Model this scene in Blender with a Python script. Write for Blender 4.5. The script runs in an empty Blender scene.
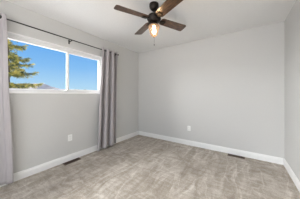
import bpy, bmesh, math, random
from mathutils import Vector, Matrix
random.seed(7)
PI = math.pi
S = bpy.context.scene
COL = S.collection

# ------------------------------------------------------------------ camera
cam_d = bpy.data.cameras.new('camera')
cam = bpy.data.objects.new('camera', cam_d); COL.objects.link(cam)
cam.location = (2.597, -3.202, 1.184)
cam.rotation_euler = (PI/2, 0, math.radians(34.23))
cam_d.sensor_width = 36.0
cam_d.lens = 36.0*136.7/300.0
cam_d.shift_y = (95.1-99.5)/300.0
cam_d.clip_start = 0.03; cam_d.clip_end = 6000
S.camera = cam

# ------------------------------------------------------------------ view
S.view_settings.view_transform = 'Standard'
S.view_settings.look = 'None'
S.view_settings.gamma = 1.0
S.view_settings.use_curve_mapping = False
S.view_settings.exposure = 0.0

# ------------------------------------------------------------------ sky
W = bpy.data.worlds.new('sky'); S.world = W; W.use_nodes = True
nt = W.node_tree; nt.nodes.clear()
out = nt.nodes.new('ShaderNodeOutputWorld'); bg = nt.nodes.new('ShaderNodeBackground')
tc = nt.nodes.new('ShaderNodeTexCoord'); sx = nt.nodes.new('ShaderNodeSeparateXYZ')
rmp = nt.nodes.new('ShaderNodeValToRGB')
nt.links.new(tc.outputs['Generated'], sx.inputs[0]); nt.links.new(sx.outputs['Z'], rmp.inputs[0])
cr = rmp.color_ramp
stops = [(0.0, (.50, .76, .95)), (0.05, (.47, .73, .95)), (0.17, (.26, .55, .94)), (0.32, (.13, .41, .90)), (1.0, (.05, .22, .70))]
cr.elements[0].position = 0; cr.elements[0].color = (*stops[0][1], 1)
cr.elements[1].position = 1; cr.elements[1].color = (*stops[-1][1], 1)
for p, c in stops[1:-1]:
    e = cr.elements.new(p); e.color = (*c, 1)
nt.links.new(rmp.outputs[0], bg.inputs[0]); bg.inputs[1].default_value = 1.0
nt.links.new(bg.outputs[0], out.inputs[0])

def light(name, kind, energy, loc, rot, color=(1, 1, 1), size=None, size_y=None, angle=None):
    d = bpy.data.lights.new(name, kind); d.energy = energy; d.color = color
    if kind == 'AREA':
        d.shape = 'RECTANGLE'; d.size = size; d.size_y = size_y
    if kind == 'SUN': d.angle = angle
    if kind == 'POINT': d.shadow_soft_size = size
    o = bpy.data.objects.new(name, d); COL.objects.link(o)
    o.location = loc; o.rotation_euler = rot
    return o
def aim(v): return Vector(v).to_track_quat('-Z', 'Y').to_euler()
# soft daylight falling in through the window
light('daylight_sun', 'SUN', 28.5, (-5, -3, 8), aim((1.0, 0.38, -0.66)), (1.0, .99, .98), angle=math.radians(95))
# added fill light behind the camera, shining in through a made-up doorway
light('fill_light', 'AREA', 43.0, (1.6, -5.1, 1.25), aim((0, 1, 0.12)), (1.0, .99, .98), size=2.8, size_y=2.1)

# ------------------------------------------------------------------ material helpers
def mat(name, col, rough=0.6, metal=0.0, spec=0.5):
    m = bpy.data.materials.new(name); m.use_nodes = True
    b = m.node_tree.nodes['Principled BSDF']
    b.inputs['Base Color'].default_value = (*col, 1)
    b.inputs['Roughness'].default_value = rough
    b.inputs['Metallic'].default_value = metal
    b.inputs['Specular IOR Level'].default_value = spec
    return m, m.node_tree, b
def node(t, kind, **kw):
    n = t.nodes.new(kind)
    for k, v in kw.items():
        if k in n.inputs: n.inputs[k].default_value = v
        else: setattr(n, k, v)
    return n
def coords(t, scale=(1, 1, 1), rot=(0, 0, 0)):
    c = node(t, 'ShaderNodeTexCoord'); mp = node(t, 'ShaderNodeMapping')
    mp.inputs['Scale'].default_value = scale; mp.inputs['Rotation'].default_value = rot
    t.links.new(c.outputs['Object'], mp.inputs[0]); return mp.outputs[0]
def ramp(t, fac, stops):
    r = node(t, 'ShaderNodeValToRGB'); e = r.color_ramp.elements
    e[0].position, e[0].color = stops[0][0], (*stops[0][1], 1)
    e[1].position, e[1].color = stops[-1][0], (*stops[-1][1], 1)
    for p, c in stops[1:-1]:
        x = e.new(p); x.color = (*c, 1)
    t.links.new(fac, r.inputs[0]); return r.outputs[0]
def bump(t, b, h, strength, dist):
    n = node(t, 'ShaderNodeBump'); n.inputs['Strength'].default_value = strength; n.inputs['Distance'].default_value = dist
    t.links.new(h, n.inputs['Height']); t.links.new(n.outputs[0], b.inputs['Normal'])

M = {}
def painted(name, col, scale, strength, dist, rough=0.75):
    m, t, b = mat(name, col, rough, spec=.25)
    n = node(t, 'ShaderNodeTexNoise'); n.inputs['Scale'].default_value = scale; n.inputs['Detail'].default_value = 4
    t.links.new(coords(t), n.inputs['Vector'])
    c = ramp(t, n.outputs[0], [(0.3, tuple(x*.985 for x in col)), (0.7, tuple(min(1, x*1.015) for x in col))])
    t.links.new(c, b.inputs['Base Color'])
    bump(t, b, n.outputs[0], strength, dist)
    return m
M['wall'] = painted('wall_paint', (.615, .612, .598), 60, .15, .004)
M['ceiling'] = painted('ceiling_texture', (.82, .82, .815), 45, .35, .008, .85)
M['white'] = painted('white_trim_paint', (.86, .86, .85), 30, .03, .002, .4)
M['vinyl'] = mat('white_vinyl', (.78, .78, .775), .35)[0]
M['plate'] = mat('outlet_plastic', (.88, .88, .86), .35)[0]
M['slot'] = mat('outlet_slot', (.03, .03, .03), .6)[0]
M['rod'] = mat('dark_bronze_rod', (.02, .018, .017), .4, .6)[0]
M['siding'] = mat('outside_siding', (.6, .58, .55), .8)[0]

# carpet: cut pile with vacuum strokes pushed in both directions
m, t, b = mat('beige_cut_pile_carpet', (.4, .36, .31), .95, spec=.1)
cv = coords(t)
n1 = node(t, 'ShaderNodeTexNoise'); n1.inputs['Scale'].default_value = 2.2; n1.inputs['Detail'].default_value = 5; n1.inputs['Distortion'].default_value = 1.2
n1.inputs['Roughness'].default_value = .65
t.links.new(coords(t, (2.8, .8, 1), (0, 0, .35)), n1.inputs['Vector'])
n2 = node(t, 'ShaderNodeTexNoise'); n2.inputs['Scale'].default_value = 7; n2.inputs['Detail'].default_value = 6; n2.inputs['Roughness'].default_value = .7
n2.inputs['Distortion'].default_value = .6
t.links.new(coords(t, (.7, 2.4, 1), (0, 0, -.7)), n2.inputs['Vector'])
n3 = node(t, 'ShaderNodeTexNoise'); n3.inputs['Scale'].default_value = 90; n3.inputs['Detail'].default_value = 3
t.links.new(cv, n3.inputs['Vector'])
def math_n(t, op, a, bb):
    n = node(t, 'ShaderNodeMath', operation=op)
    for i, v in enumerate((a, bb)):
        if isinstance(v, (int, float)): n.inputs[i].default_value = v
        else: t.links.new(v, n.inputs[i])
    return n.outputs[0]
s = math_n(t, 'ADD', math_n(t, 'MULTIPLY', n1.outputs[0], .42), math_n(t, 'MULTIPLY', n2.outputs[0], .33))
s = math_n(t, 'ADD', s, math_n(t, 'MULTIPLY', n3.outputs[0], .25))
n4 = node(t, 'ShaderNodeTexNoise'); n4.inputs['Scale'].default_value = 1.6; n4.inputs['Detail'].default_value = 2; n4.inputs['Distortion'].default_value = .5
t.links.new(coords(t, (1.9, .8, 1), (0, 0, .75)), n4.inputs['Vector'])
rid = math_n(t, 'ABSOLUTE', math_n(t, 'SUBTRACT', n4.outputs[0], .5), 0)
rid = math_n(t, 'MAXIMUM', math_n(t, 'SUBTRACT', 1.0, math_n(t, 'MULTIPLY', rid, 42.0)), 0.0)
s = math_n(t, 'ADD', s, math_n(t, 'MULTIPLY', rid, .06))       # light edges of the vacuum strokes
c = ramp(t, s, [(0.35, (.225, .175, .125)), (0.50, (.425, .37, .305)), (0.63, (.68, .635, .57))])
t.links.new(c, b.inputs['Base Color'])
b.inputs['Sheen Weight'].default_value = .25; b.inputs['Sheen Roughness'].default_value = .5
bump(t, b, math_n(t, 'ADD', n3.outputs[0], math_n(t, 'MULTIPLY', n2.outputs[0], .8)), .8, .012)
M['carpet'] = m

# curtain cloth
m, t, b = mat('mauve_grey_curtain_cloth', (.52, .485, .50), .85, spec=.15)
w = node(t, 'ShaderNodeTexNoise'); w.inputs['Scale'].default_value = 120
t.links.new(coords(t, (1, 1, .05)), w.inputs['Vector'])
t.links.new(ramp(t, w.outputs[0], [(0.3, (.49, .46, .475)), (0.7, (.56, .53, .54))]), b.inputs['Base Color'])
tr = node(t, 'ShaderNodeBsdfTranslucent'); tr.inputs[0].default_value = (.62, .58, .59, 1)
mx = node(t, 'ShaderNodeMixShader'); mx.inputs[0].default_value = .16
o_ = t.nodes['Material Output']
t.links.new(b.outputs[0], mx.inputs[1]); t.links.new(tr.outputs[0], mx.inputs[2]); t.links.new(mx.outputs[0], o_.inputs[0])
M['curtain'] = m

# window glass
m = bpy.data.materials.new('window_glass'); m.use_nodes = True; t = m.node_tree; t.nodes.clear()
o_ = node(t, 'ShaderNodeOutputMaterial'); tp = node(t, 'ShaderNodeBsdfTransparent'); tp.inputs[0].default_value = (.97, .98, .98, 1)
gl = node(t, 'ShaderNodeBsdfGlossy'); gl.inputs['Roughness'].default_value = .30
fr = node(t, 'ShaderNodeFresnel'); fr.inputs[0].default_value = 1.12
mx = node(t, 'ShaderNodeMixShader'); t.links.new(fr.outputs[0], mx.inputs[0]); t.links.new(tp.outputs[0], mx.inputs[1]); t.links.new(gl.outputs[0], mx.inputs[2])
t.links.new(mx.outputs[0], o_.inputs[0]); M['glass'] = m

# fan
M['bronze'] = mat('oil_rubbed_bronze', (.022, .017, .014), .35, .7)[0]
m, t, b = mat('walnut_blade', (.1, .05, .025), .35)
n1 = node(t, 'ShaderNodeTexNoise'); n1.inputs['Scale'].default_value = 9; n1.inputs['Detail'].default_value = 6; n1.inputs['Distortion'].default_value = .8
t.links.new(coords(t, (1, 9, 1)), n1.inputs['Vector'])
t.links.new(ramp(t, n1.outputs[0], [(0.3, (.018, .008, .004)), (0.5, (.07, .033, .015)), (0.72, (.17, .085, .038))]), b.inputs['Base Color'])
b.inputs['Coat Weight'].default_value = .6; b.inputs['Coat Roughness'].default_value = .25
M['blade'] = m
m = bpy.data.materials.new('ribbed_lamp_glass'); m.use_nodes = True; t = m.node_tree; t.nodes.clear()
o_ = node(t, 'ShaderNodeOutputMaterial'); tp = node(t, 'ShaderNodeBsdfTransparent'); tp.inputs[0].default_value = (1, .95, .88, 1)
gl = node(t, 'ShaderNodeBsdfGlossy'); gl.inputs['Roughness'].default_value = .15; gl.inputs[0].default_value = (1, .9, .8, 1)
em = node(t, 'ShaderNodeEmission'); em.inputs[0].default_value = (1.0, .62, .38, 1); em.inputs[1].default_value = .95
m1 = node(t, 'ShaderNodeMixShader'); m1.inputs[0].default_value = .10
m2 = node(t, 'ShaderNodeMixShader'); m2.inputs[0].default_value = .36
t.links.new(tp.outputs[0], m1.inputs[1]); t.links.new(gl.outputs[0], m1.inputs[2])
t.links.new(m1.outputs[0], m2.inputs[1]); t.links.new(em.outputs[0], m2.inputs[2]); t.links.new(m2.outputs[0], o_.inputs[0])
M['shade'] = m
m, t, b = mat('lit_bulb', (1, .9, .75), .4)
b.inputs['Emission Color'].default_value = (1.0, .70, .40, 1); b.inputs['Emission Strength'].default_value = 140
M['bulb'] = m
M['cage'] = mat('aged_brass_cage', (.36, .22, .12), .4, .6)[0]
M['chain'] = mat('dark_chain', (.12, .10, .09), .4, .7)[0]
M['register'] = mat('brown_register_metal', (.10, .055, .035), .45, .3)[0]
M['register_dark'] = mat('register_shade', (.012, .01, .009), .9)[0]

# outdoors
m, t, b = mat('conifer_needles', (.2, .25, .04), .6)
oi = node(t, 'ShaderNodeTexNoise'); oi.inputs['Scale'].default_value = 5.5; oi.inputs['Detail'].default_value = 3
t.links.new(coords(t), oi.inputs['Vector'])
t.links.new(ramp(t, oi.outputs[0], [(0.36, (.035, .055, .025)), (0.48, (.20, .21, .04)), (0.60, (.62, .50, .10))]), b.inputs['Base Color'])
M['needles'] = m
M['bark'] = mat('grey_brown_bark', (.13, .09, .06), .9)[0]
m, t, b = mat('hazy_hills', (.36, .36, .36), .95, spec=0)
n1 = node(t, 'ShaderNodeTexNoise'); n1.inputs['Scale'].default_value = .02; n1.inputs['Detail'].default_value = 5
t.links.new(coords(t), n1.inputs['Vector'])
t.links.new(ramp(t, n1.outputs[0], [(0.35, (.14, .145, .16)), (0.65, (.21, .19, .18))]), b.inputs['Base Color'])
M['hills'] = m
m, t, b = mat('pale_bounce_ground', (.3, .27, .15), .95, spec=0)  # ground out of view, made pale to bounce sunlight up into the room
n1 = node(t, 'ShaderNodeTexNoise'); n1.inputs['Scale'].default_value = .8; n1.inputs['Detail'].default_value = 5
t.links.new(coords(t), n1.inputs['Vector'])
t.links.new(ramp(t, n1.outputs[0], [(0.35, (.50, .49, .47)), (0.65, (.60, .58, .55))]), b.inputs['Base Color'])
M['ground'] = m

# ------------------------------------------------------------------ geometry helpers
def box(bm, a, b):
    x0, y0, z0 = a; x1, y1, z1 = b
    v = [bm.verts.new(p) for p in ((x0,y0,z0),(x1,y0,z0),(x1,y1,z0),(x0,y1,z0),(x0,y0,z1),(x1,y0,z1),(x1,y1,z1),(x0,y1,z1))]
    for f in ((3,2,1,0),(4,5,6,7),(0,1,5,4),(1,2,6,5),(2,3,7,6),(3,0,4,7)): bm.faces.new([v[i] for i in f])
def tube(bm, pts, rad, seg=10, closed=False):
    pts = [Vector(p) for p in pts]; n = len(pts); rings = []
    rads = rad if isinstance(rad, (list, tuple)) else [rad]*n
    for i, p in enumerate(pts):
        if closed: d = pts[(i+1) % n] - pts[i-1]
        else: d = pts[min(i+1, n-1)] - pts[max(i-1, 0)]
        d.normalize()
        u = d.cross(Vector((0, 0, 1)))
        if u.length < .05: u = d.cross(Vector((1, 0, 0)))
        u.normalize(); w_ = d.cross(u)
        rings.append([bm.verts.new(p + (u*math.cos(2*PI*k/seg) + w_*math.sin(2*PI*k/seg))*rads[i]) for k in range(seg)])
    m_ = n if closed else n-1
    for i in range(m_):
        a, b_ = rings[i], rings[(i+1) % n]
        for k in range(seg): bm.faces.new((a[k], a[(k+1) % seg], b_[(k+1) % seg], b_[k]))
    if not closed:
        bm.faces.new(rings[0][::-1]); bm.faces.new(rings[-1])
def lathe(bm, prof, seg=32, axis='z', c=(0, 0, 0), rib=None):
    """prof: list of (r, h); rib(k) multiplies the radius"""
    rings = []
    for r, h in prof:
        ring = []
        for k in range(seg):
            a = 2*PI*k/seg; rr = max(r, .0004)*(rib(k) if rib else 1)
            p = (rr*math.cos(a), rr*math.sin(a), h)
            if axis == 'y': p = (p[0], p[2], p[1])
            if axis == 'x': p = (p[2], p[0], p[1])
            ring.append(bm.verts.new((p[0]+c[0], p[1]+c[1], p[2]+c[2])))
        rings.append(ring)
    for a, b_ in zip(rings, rings[1:]):
        for k in range(seg): bm.faces.new((a[k], a[(k+1) % seg], b_[(k+1) % seg], b_[k]))
    bm.faces.new(rings[0][::-1]); bm.faces.new(rings[-1])
def obj(name, bm, material, parent=None, smooth=False, bevel=0, loc=None):
    bmesh.ops.recalc_face_normals(bm, faces=bm.faces[:])
    me = bpy.data.meshes.new(name); bm.to_mesh(me); bm.free()
    me.materials.append(M[material])
    if smooth:
        for p in me.polygons: p.use_smooth = True
    o = bpy.data.objects.new(name, me); COL.objects.link(o)
    if loc: o.location = loc
    if parent: o.parent = parent
    if bevel:
        md = o.modifiers.new('bevel', 'BEVEL'); md.width = bevel; md.segments = 2; md.limit_method = 'ANGLE'
    return o
def boxes(name, lst, material, parent=None, bevel=0):
    bm = bmesh.new()
    for a, b_ in lst: box(bm, a, b_)
    return obj(name, bm, material, parent, bevel=bevel)
def thing(name, label, cat, loc=(0, 0, 0), rotz=0, group=None):
    o = bpy.data.objects.new(name, None); COL.objects.link(o)
    o.empty_display_size = .1
    o.location = loc; o.rotation_euler = (0, 0, rotz); o['label'] = label; o['category'] = cat
    if group: o['group'] = group
    return o
def struct(o, label=None, cat=None):
    o['kind'] = 'structure'
    if label: o['label'] = label
    if cat: o['category'] = cat
    return o

# ------------------------------------------------------------------ room shell
RX, RY, H = 3.18, -3.60, 2.44
T = .16
struct(boxes('floor', [((-T, RY-1.6, -.12), (RX+T, T, 0))], 'carpet'), 'beige grey cut pile carpet with vacuum marks covering the whole floor', 'floor')
struct(boxes('ceiling', [((-T, RY-1.6, H), (RX+T, T, H+.12))], 'ceiling'), 'white lightly textured ceiling that the fan hangs from', 'ceiling')
wy0, wy1, wz0, wz1 = -2.97, -1.272, 1.215, 2.037     # the window opening
struct(boxes('wall_left', [((-T, RY-1.6, 0), (0, wy0, H)), ((-T, wy1, 0), (0, 0, H)),
                    ((-T, wy0, 0), (0, wy1, wz0)), ((-T, wy0, wz1), (0, wy1, H))], 'wall'), 'light grey wall holding the window', 'wall')
struct(boxes('wall_back', [((-T, 0, 0), (RX+T, T, H))], 'wall'), 'bare light grey wall facing the camera, right of the corner', 'wall')
struct(boxes('wall_right', [((RX, RY-1.6, 0), (RX+T, 0, H))], 'wall'), 'light grey wall at the right edge of the photo', 'wall')
struct(boxes('wall_front', [((0, RY-.1, 0), (.45, RY, H)), ((3.0, RY-.1, 0), (RX, RY, H)), ((.45, RY-.1, 2.25), (3.0, RY, H))], 'wall'), 'unseen light grey wall with a wide doorway added for the fill light', 'wall')  # doorway opening added to let the fill light into the room

def baseboard(name, p0, p1, nrm, label):
    """p0->p1 along the wall foot, nrm = into the room; stepped moulding profile"""
    prof = [(0, 0), (.015, 0), (.015, .078), (.011, .090), (.0095, .104), (.004, .11), (0, .11)]
    bm = bmesh.new(); p0 = Vector(p0); p1 = Vector(p1); nv = Vector(nrm)
    rings = [[bm.verts.new(p + nv*d + Vector((0, 0, h))) for d, h in prof] for p in (p0, p1)]
    k = len(prof)
    for i in range(k): bm.faces.new((rings[0][i], rings[0][(i+1) % k], rings[1][(i+1) % k], rings[1][i]))
    bm.faces.new(rings[0][::-1]); bm.faces.new(rings[1])
    return struct(obj(name, bm, 'white'), label, 'baseboard')
baseboard('baseboard_left', (0, RY, 0), (0, 0, 0), (1, 0, 0), 'white baseboard under the window wall')
baseboard('baseboard_back', (.015, 0, 0), (RX-.015, 0, 0), (0, -1, 0), 'white baseboard along the bare back wall')
baseboard('baseboard_right', (RX, 0, 0), (RX, RY, 0), (-1, 0, 0), 'white baseboard along the right wall')

# ------------------------------------------------------------------ window
win = thing('window_1', 'white sliding window with two panes and blue sky behind', 'window', (0, -2.11, 1.215))
struct(win)
def wbox(name, lst, material, par=None, bevel=0):
    L = [((a[0], a[1]+2.11, a[2]-1.215), (b_[0], b_[1]+2.11, b_[2]-1.215)) for a, b_ in lst]
    return boxes(name, L, material, par or win, bevel)
fx0, fx1 = -.115, -.045
wbox('window_frame', [((fx0, wy0, wz0), (fx1, wy0+.05, wz1)), ((fx0, wy1-.040, wz0), (fx1, wy1, wz1)),
                      ((fx0, wy0+.05, wz0), (fx1, wy1-.040, wz0+.062)), ((fx0, wy0+.05, wz1-.072), (fx1, wy1-.040, wz1))], 'vinyl', bevel=.004)
wbox('jamb_liner', [((fx1, wy0, wz1-.012), (.006, wy1, wz1)), ((fx1, wy1-.012, wz0+.02), (.006, wy1, wz1-.012)), ((fx1, wy0, wz0+.02), (.006, wy0+.012, wz1-.012))], 'white')
wbox('window_sill', [((fx1, wy0, wz0-.008), (.014, wy1, wz0+.022))], 'white', bevel=.004)
ym = -1.970
wbox('meeting_stile', [((-.10, ym-.019, wz0+.062), (-.066, ym+.019, wz1-.072))], 'vinyl', bevel=.003)
wbox('sliding_sash', [((-.095, ym+.019, wz0+.062), (-.065, wy1-.040, wz0+.078)), ((-.095, ym+.019, wz1-.082), (-.065, wy1-.040, wz1-.072)),
                      ((-.095, wy1-.054, wz0+.078), (-.065, wy1-.040, wz1-.082))], 'vinyl', bevel=.002)
wbox('pane', [((-.083, wy0+.05, wz0+.062), (-.079, ym-.019, wz1-.072))], 'glass')
wbox('pane', [((-.083, ym+.019, wz0+.078), (-.079, wy1-.054, wz1-.082))], 'glass')

# ------------------------------------------------------------------ curtain rod and curtains
RZ, RXo = 2.160, .09
rodt = thing('curtain_rod', 'thin dark bronze curtain rod running above the window', 'curtain rod', (0, -1.85, RZ))
bm = bmesh.new(); tube(bm, [(RXo, -1.45, 0), (RXo, .915, 0)], .0085, 12)
obj('rod', bm, 'rod', rodt, True)
for s_ in (-1, 1):
    bm = bmesh.new(); yy = -1.45 if s_ < 0 else .915
    lathe(bm, [(0, 0), (.012, .001), (.012, .008), (.008, .012), (.018, .020), (.022, .033), (.018, .046), (0, .054)], 20, 'y', (0, 0, 0))
    if s_ < 0:
        for v in bm.verts: v.co.y *= -1
    for v in bm.verts: v.co += Vector((RXo, yy, 0))
    obj('finial', bm, 'rod', rodt, True)
for yy in (-1.42, -.135, .885):
    bm = bmesh.new()
    box(bm, (.0005, yy-.011, -.055), (.006, yy+.011, .02))
    box(bm, (.006, yy-.005, -.024), (RXo+.004, yy+.005, -.012))
    box(bm, (RXo-.011, yy-.006, -.016), (RXo+.011, yy+.006, -.0088))
    obj('bracket', bm, 'rod', rodt)

def curtain(y_top, y_bot, zt, zb, period, amp, phase, label, xb=.0):
    """gathered grommet-top panel; y_top/y_bot = (left, right) at top and bottom"""
    t_ = thing('curtain', label, 'curtain', (RXo, (y_top[0]+y_top[1])/2, zb), 0, None)
    cy = (y_top[0]+y_top[1])/2
    nu = 180
    zs = [zt, zt-.008] + [RZ+.030-.004*q for q in range(16)]
    zs += [zs[-1] - (zs[-1]-zb)*q/42 for q in range(1, 43)]
    nv = len(zs)-1
    waves = (y_top[1]-y_top[0])/period
    bm = bmesh.new(); lay = []
    for side in (0, 1):
        g = []
        for j in range(nv+1):
            v = (zt-zs[j])/(zt-zb); row = []
            for i in range(nu+1):
                u = i/nu
                y = (y_top[0]+(y_top[1]-y_top[0])*u)*(1-v) + (y_bot[0]+(y_bot[1]-y_bot[0])*u)*v
                ph = 2*PI*(waves*u) + phase
                a_ = amp*(1 + .25*v*math.sin(3.1*u+1) )
                dx = a_*math.cos(ph) + .006*v*math.sin(ph*2.3+2*v)
                dy = .020*math.sin(2*ph)*(.4+.6*v) + .004*math.sin(9*v+7*u)
                # offset for thickness
                row.append(bm.verts.new((dx + side*.0022 + xb*v, y+dy-cy, zt-zb-(zt-zb)*v)))
            g.append(row)
        lay.append(g)
    for side, g in enumerate(lay):
        for j in range(nv):
            for i in range(nu):
                q4 = (g[j][i], g[j][i+1], g[j+1][i+1], g[j+1][i])
                cc = sum((v.co for v in q4), Vector())/4
                if math.hypot(cc.x, cc.z-(RZ-zb)) < .0185: continue      # the rod passes through this eyelet hole
                bm.faces.new(q4)
    a, b_ = lay
    for i in range(nu):
        bm.faces.new((a[0][i], b_[0][i], b_[0][i+1], a[0][i+1])); bm.faces.new((a[nv][i], a[nv][i+1], b_[nv][i+1], b_[nv][i]))
    for j in range(nv):
        bm.faces.new((a[j][0], a[j+1][0], b_[j+1][0], b_[j][0])); bm.faces.new((a[j][nu], b_[j][nu], b_[j+1][nu], b_[j+1][nu]) if False else (a[j][nu], b_[j][nu], b_[j+1][nu], a[j+1][nu]))
    obj('fabric', bm, 'curtain', t_, True)
    # metal eyelets where the cloth crosses the rod
    k = 0
    for q in range(-2, 40):
        ph = PI/2 + PI*q
        u = (ph-phase)/(2*PI*waves)
        if 0.02 < u < .98:
            y = y_top[0]+(y_top[1]-y_top[0])*u - cy
            ang = math.atan2(-amp*math.sin(ph), period/(2*PI)-.016)     # direction of the cloth there
            bm = bmesh.new(); d1 = Vector((math.sin(ang), math.cos(ang), 0)); d2 = Vector((0, 0, 1))
            tube(bm, [Vector((0, y, RZ-zb)) + (d1*math.cos(2*PI*n/20)+d2*math.sin(2*PI*n/20))*.0205 for n in range(20)], .0036, 8, True)
            obj('eyelet', bm, 'rod', t_, True); k += 1
    return t_
curtain((-1.375, -.945), (-1.495, -.965), 2.205, .045, .146, .062, -.55, 'mauve grey eyelet curtain gathered at the right side of the window')
curtain((-3.24, -2.800), (-3.30, -2.735), 2.205, .045, .155, .026, 1.2, 'mauve grey curtain at the left edge of the photo, left of the pine tree view')

# ------------------------------------------------------------------ ceiling fan
FX, FY = 1.5796, -1.608
fan = thing('ceiling_fan', 'four blade walnut and dark bronze ceiling fan with a lit caged lamp', 'ceiling fan', (FX, FY, H))
bm = bmesh.new(); lathe(bm, [(0, 0), (.064, 0), (.066, -.012), (.065, -.035), (.055, -.062), (.038, -.082), (.022, -.092), (0, -.094)], 36)
obj('canopy', bm, 'bronze', fan, True)
bm = bmesh.new(); tube(bm, [(0, 0, -.09), (0, 0, -.135)], .011, 14); obj('downrod', bm, 'bronze', fan, True)
bm = bmesh.new(); lathe(bm, [(0, -.124), (.022, -.124), (.030, -.134), (.062, -.146), (.080, -.160), (.088, -.180), (.089, -.194), (.096, -.199), (.096, -.212), (.088, -.218), (.080, -.240), (.064, -.256), (0, -.258)], 40)
obj('motor_housing', bm, 'bronze', fan, True)
BZ = -.207
for i, deg in enumerate((-116.4, -26.4, 63.6, 153.6)):
    a = math.radians(deg)
    # blade iron
    bm = bmesh.new()
    pts = [(.075, .016, 0), (.10, .014, -.004), (.12, .030, -.006), (.175, .034, -.006)]
    for z0, z1 in ((-.012, -.006),):
        top = []; bot = []
        for x, hw, zz in pts:
            top.append((bm.verts.new((x, -hw, zz+z1)), bm.verts.new((x, hw, zz+z1))))
            bot.append((bm.verts.new((x, -hw, zz+z0)), bm.verts.new((x, hw, zz+z0))))
        for q in range(len(pts)-1):
            bm.faces.new((top[q][0], top[q+1][0], top[q+1][1], top[q][1])); bm.faces.new((bot[q][0], bot[q][1], bot[q+1][1], bot[q+1][0]))
            bm.faces.new((top[q][0], bot[q][0], bot[q+1][0], top[q+1][0])); bm.faces.new((top[q][1], top[q+1][1], bot[q+1][1], bot[q][1]))
        bm.faces.new((top[0][0], top[0][1], bot[0][1], bot[0][0])); bm.faces.new((top[-1][0], bot[-1][0], bot[-1][1], top[-1][1]))
    # blade outline
    x0, x1 = .105, .545
    def hw(x):
        u = (x-x0)/(x1-x0); h = .060 + .013*u
        r = .032
        for e in (x-x0, x1-x):
            if e < r: h -= r - math.sqrt(max(0, r*r-(r-e)**2))
        return h
    xs = [x0, x0+.002, x0+.006, x0+.012, x0+.02, x0+.032] + [x0+.05+(x1-x0-.1)*q/12 for q in range(13)] + [x1-.032, x1-.02, x1-.012, x1-.006, x1-.002, x1]
    bl = bmesh.new(); T_, B_ = [], []
    for x in xs:
        h = hw(x)
        T_.append((bl.verts.new((x, -h, .003)), bl.verts.new((x, h, .003)))); B_.append((bl.verts.new((x, -h, -.003)), bl.verts.new((x, h, -.003))))
    for q in range(len(xs)-1):
        bl.faces.new((T_[q][0], T_[q+1][0], T_[q+1][1], T_[q][1])); bl.faces.new((B_[q][0], B_[q][1], B_[q+1][1], B_[q+1][0]))
        bl.faces.new((T_[q][0], B_[q][0], B_[q+1][0], T_[q+1][0])); bl.faces.new((T_[q][1], T_[q+1][1], B_[q+1][1], B_[q][1]))
    bl.faces.new((T_[0][0], T_[0][1], B_[0][1], B_[0][0])); bl.faces.new((T_[-1][0], B_[-1][0], B_[-1][1], T_[-1][1]))
    o = obj('blade', bl, 'blade', fan); o.location = (0, 0, BZ); o.rotation_euler = (math.radians(-12), 0, a)
    ir = obj('blade_iron', bm, 'bronze', o, bevel=.001)
# light kit: fitter, ribbed jar glass, cage, bulb
bm = bmesh.new(); lathe(bm, [(0, -.256), (.050, -.256), (.055, -.266), (.055, -.283), (.066, -.289), (.066, -.297), (0, -.298)], 36)
kit = obj('light_fitter', bm, 'bronze', fan, True)
bm = bmesh.new()
lathe(bm, [(.062, -.294), (.072, -.299), (.075, -.318), (.072, -.338), (.060, -.346), (.058, -.372), (.051, -.405), (.038, -.430), (.018, -.444), (0, -.447)], 64, rib=lambda k: 1+.022*(1 if k % 4 < 2 else -1))
obj('glass_shade', bm, 'shade', kit, True)
bm = bmesh.new()
for k in range(8):
    a = 2*PI*k/8
    tube(bm, [(r*math.cos(a), r*math.sin(a), z) for r, z in ((.070, -.292), (.0785, -.316), (.076, -.340), (.063, -.352), (.061, -.375), (.054, -.408), (.040, -.435), (.012, -.450))], .0013, 6)
for r, z in ((.079, -.318), (.066, -.348), (.055, -.404)):
    tube(bm, [(r*math.cos(2*PI*k/32), r*math.sin(2*PI*k/32), z) for k in range(32)], .0014, 6, True)
lathe(bm, [(0, -.450), (.012, -.450), (.012, -.455), (.005, -.462), (0, -.463)], 16)
obj('cage', bm, 'cage', kit, True)
bm = bmesh.new(); lathe(bm, [(0, -.298), (.011, -.299), (.012, -.335), (.015, -.350), (.022, -.368), (.024, -.382), (.020, -.395), (.011, -.404), (0, -.406)], 24)
obj('bulb', bm, 'bulb', kit, True)
# pull chains with little fobs
for px, py, z1 in ((-.036, .062, -.520),):
    bm = bmesh.new(); n = int((-.262-z1)/.007)
    tube(bm, [(px, py, -.25), (px, py, z1)], .0009, 6)
    for q in range(n): lathe(bm, [(0, -.0022), (.0019, -.001), (.0019, .001), (0, .0022)], 6, 'z', (px, py, -.262-.007*q))
    lathe(bm, [(0, 0), (.004, -.003), (.0055, -.012), (.0045, -.024), (0, -.028)], 12, 'z', (px, py, z1))
    obj('pull_chain', bm, 'chain', fan, True)

# ------------------------------------------------------------------ outlets
def outlet(loc, rz, label):
    o = thing('wall_outlet', label, 'outlet', loc, rz, None)      # local: plate lies in the xz plane, faces -y
    boxes('cover_plate', [((-.037, -.006, -.058), (.037, -.0003, .058))], 'plate', o, bevel=.003)
    for s_ in (-1, 1):
        r = boxes('receptacle', [((-.017, -.0085, s_*.022-.014), (.017, -.006, s_*.022+.014))], 'plate', o, bevel=.002)
        boxes('slot', [((-.008, -.0089, s_*.022-.004), (-.0055, -.0085, s_*.022+.006)), ((.0055, -.0089, s_*.022-.004), (.008, -.0089+.0004, s_*.022+.006)),
                       ((-.002, -.0089, s_*.022-.010), (.002, -.0085, s_*.022-.007))], 'slot', r)
    bm = bmesh.new(); lathe(bm, [(0, -.0078), (.003, -.0076), (.0034, -.006), (0, -.006)], 12, 'y'); obj('screw', bm, 'plate', o)
    return o
outlet((0, -1.967, .412), PI/2, 'white wall outlet below the window, above the left floor register')
outlet((1.538, 0, .396), 0, 'white wall outlet on the bare back wall')

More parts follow.
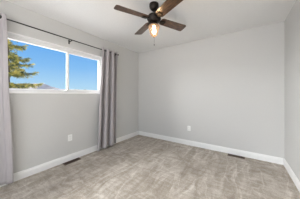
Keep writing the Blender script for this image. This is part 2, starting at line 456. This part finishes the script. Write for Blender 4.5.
# ------------------------------------------------------------------ floor registers
def register(loc, rz, label):
    o = thing('floor_register', label, 'floor vent', loc, rz, None)
    L, Wd, fl = .14, .052, .016
    boxes('frame', [((-L, -Wd, .0005), (L, -Wd+fl, .006)), ((-L, Wd-fl, .0005), (L, Wd, .006)),
                    ((-L, -Wd+fl, .0005), (-L+fl, Wd-fl, .006)), ((L-fl, -Wd+fl, .0005), (L, Wd-fl, .006)), ((-.004, -Wd+fl, .001), (.004, Wd-fl, .006))], 'register', o, bevel=.0015)
    boxes('duct_shade_sheet', [((-L+.006, -Wd+.006, .0003), (L-.006, Wd-.006, .0012))], 'register_dark', o)  # flat dark sheet, its colour standing in for shade in the duct
    sl = []
    n = 22
    for q in range(n):
        x = -L+fl+.006 + (2*L-2*fl-.012)*q/(n-1)
        if abs(x) > .007: sl.append(((x-.0016, -Wd+fl, .0015), (x+.0016, Wd-fl, .005)))
    sl.append(((-L+fl, -.0015, .002), (L-fl, .0015, .0053)))
    boxes('louvers', sl, 'register', o)
    boxes('damper_lever', [((.05, -.004, .005), (.058, .004, .011))], 'register', o)
    return o
register((.076, -1.965, 0), PI/2, 'brown metal floor register on the carpet below the window')
register((2.485, -.082, 0), 0, 'brown metal floor register on the carpet by the back wall, near the right corner')

# ------------------------------------------------------------------ outdoors
GZ = -3.0
bm = bmesh.new()
box(bm, (-1200, -900, GZ-.2), (40, 1500, GZ))
struct(obj('ground', bm, 'ground'), 'ground outside far below the window, made pale to bounce light in', 'ground')
# ridge of hills on the horizon
bm = bmesh.new()
rows = []
NX = 150
for j, (dep, hf) in enumerate(((0, 0), (60, .45), (120, .8), (170, 1.0), (230, .8), (320, .3), (420, 0))):
    r_ = []
    for i in range(NX+1):
        ang = math.radians(100 + 80*i/NX)                # heading from the room, measured from +X
        cx_, cy_ = 2.6, -3.2
        deg = 100 + 80*i/NX
        base = 22
        pk = 31*math.exp(-((deg-163.5)/5.0)**2) + 9*math.exp(-((deg-152)/6)**2) + 12*math.exp(-((deg-172)/4)**2) + 5*math.exp(-((deg-135)/9)**2)
        h = (base + pk + 1.2*math.sin(i*1.1) + .9*math.sin(i*2.7+j) + random.uniform(-.5, .5))*hf
        R_ = 560 + dep + 12*math.sin(i*.5+j)
        r_.append(bm.verts.new((cx_+R_*math.cos(ang), cy_+R_*math.sin(ang), GZ-.1 + max(h, 0))))
    rows.append(r_)
for a, b_ in zip(rows, rows[1:]):
    for i in range(NX): bm.faces.new((a[i], a[i+1], b_[i+1], b_[i]))
struct(obj('hills', bm, 'hills', smooth=True), 'hazy low hills on the horizon behind the window', 'hills')

# conifer beyond the left pane
tx, ty = -6.2, -1.76
tree = thing('pine_tree', 'yellow green conifer seen through the left window pane', 'tree', (tx, ty, GZ))
TOP = 8.9
bm = bmesh.new(); tube(bm, [(0, 0, -.05), (.02, 0, 3), (-.02, .02, 6), (0, 0, TOP)], [.20, .15, .085, .012], 14); obj('trunk', bm, 'bark', tree, True)
bb = bmesh.new(); nv_, nf_ = [], []
def needle(p, d, ln, w_):
    side = d.cross(Vector((random.uniform(-1, 1), random.uniform(-1, 1), random.uniform(-1, 1))))
    if side.length < 1e-3: return
    side.normalize(); k = len(nv_)
    e = p+d*ln
    nv_.extend([p-side*w_, p+side*w_, e+side*w_*.4, e-side*w_*.4]); nf_.append((k, k+1, k+2, k+3))
def twig(p, d, ln, dens, r):
    n = max(3, int(ln*dens))
    droop = Vector((0, 0, -.15))
    pts = []
    for q in range(n+1):
        u = q/n; pts.append(p + d*ln*u + droop*ln*u*u)
    tube(bb, pts[::max(1, n//3)], .004, 4)
    for q in range(n):
        for rr in range(r):
            nd = (d*random.uniform(.4, 1.1) + Vector((random.gauss(0, .6), random.gauss(0, .6), random.gauss(0, .6)))).normalized()
            needle(pts[q].lerp(pts[q+1], random.random()), nd, random.uniform(.06, .10), .0062)
z = 1.4
while z < TOP-.2:
    fr_ = (TOP-z)/(TOP-1.0)
    L0 = .08 + .29*(TOP-z)
    nb = 6
    off = random.uniform(0, PI)
    seen = 3.6 < z < 7.6
    for k in range(nb):
        a = off + 2*PI*k/nb + random.uniform(-.25, .25)
        L = L0*random.uniform(.72, 1.08)
        d = Vector((math.cos(a), math.sin(a), 0)); up = random.uniform(-.05, .22)
        zz = z + random.uniform(-.1, .1); n = 9; pts = []
        for q in range(n+1):
            u = q/n
            pts.append(Vector((0, 0, zz)) + d*L*u + Vector((0, 0, L*(up*u - .34*u*u + .36*u**3))))
        tube(bb, pts, [.018*(1-.8*q/n) for q in range(n+1)], 6)
        perp = Vector((-d.y, d.x, 0))
        nt_ = int(L*(14 if seen else 6))
        for q in range(nt_):
            u = .10 + .90*q/nt_
            i_ = min(n-1, int(u*n)); p = pts[i_].lerp(pts[i_+1], u*n-i_)
            tl = (.12 + .36*L*(1-u)*.9)*random.uniform(.7, 1.15)
            for s_ in (-1, 1):
                td = (d*.75 + perp*s_*random.uniform(.5, .9) + Vector((0, 0, random.uniform(-.55, .35)))).normalized()
                twig(p, td, tl, 34 if seen else 18, 5)
        twig(pts[-2], (pts[-1]-pts[-2]).normalized(), .22, 40, 6)
    z += random.uniform(.36, .46)
obj('branches', bb, 'bark', tree, True)
me = bpy.data.meshes.new('foliage'); me.from_pydata([tuple(v) for v in nv_], [], nf_); me.materials.append(M['needles'])
fo = bpy.data.objects.new('foliage', me); COL.objects.link(fo); fo.parent = tree
print('needles', len(nf_))
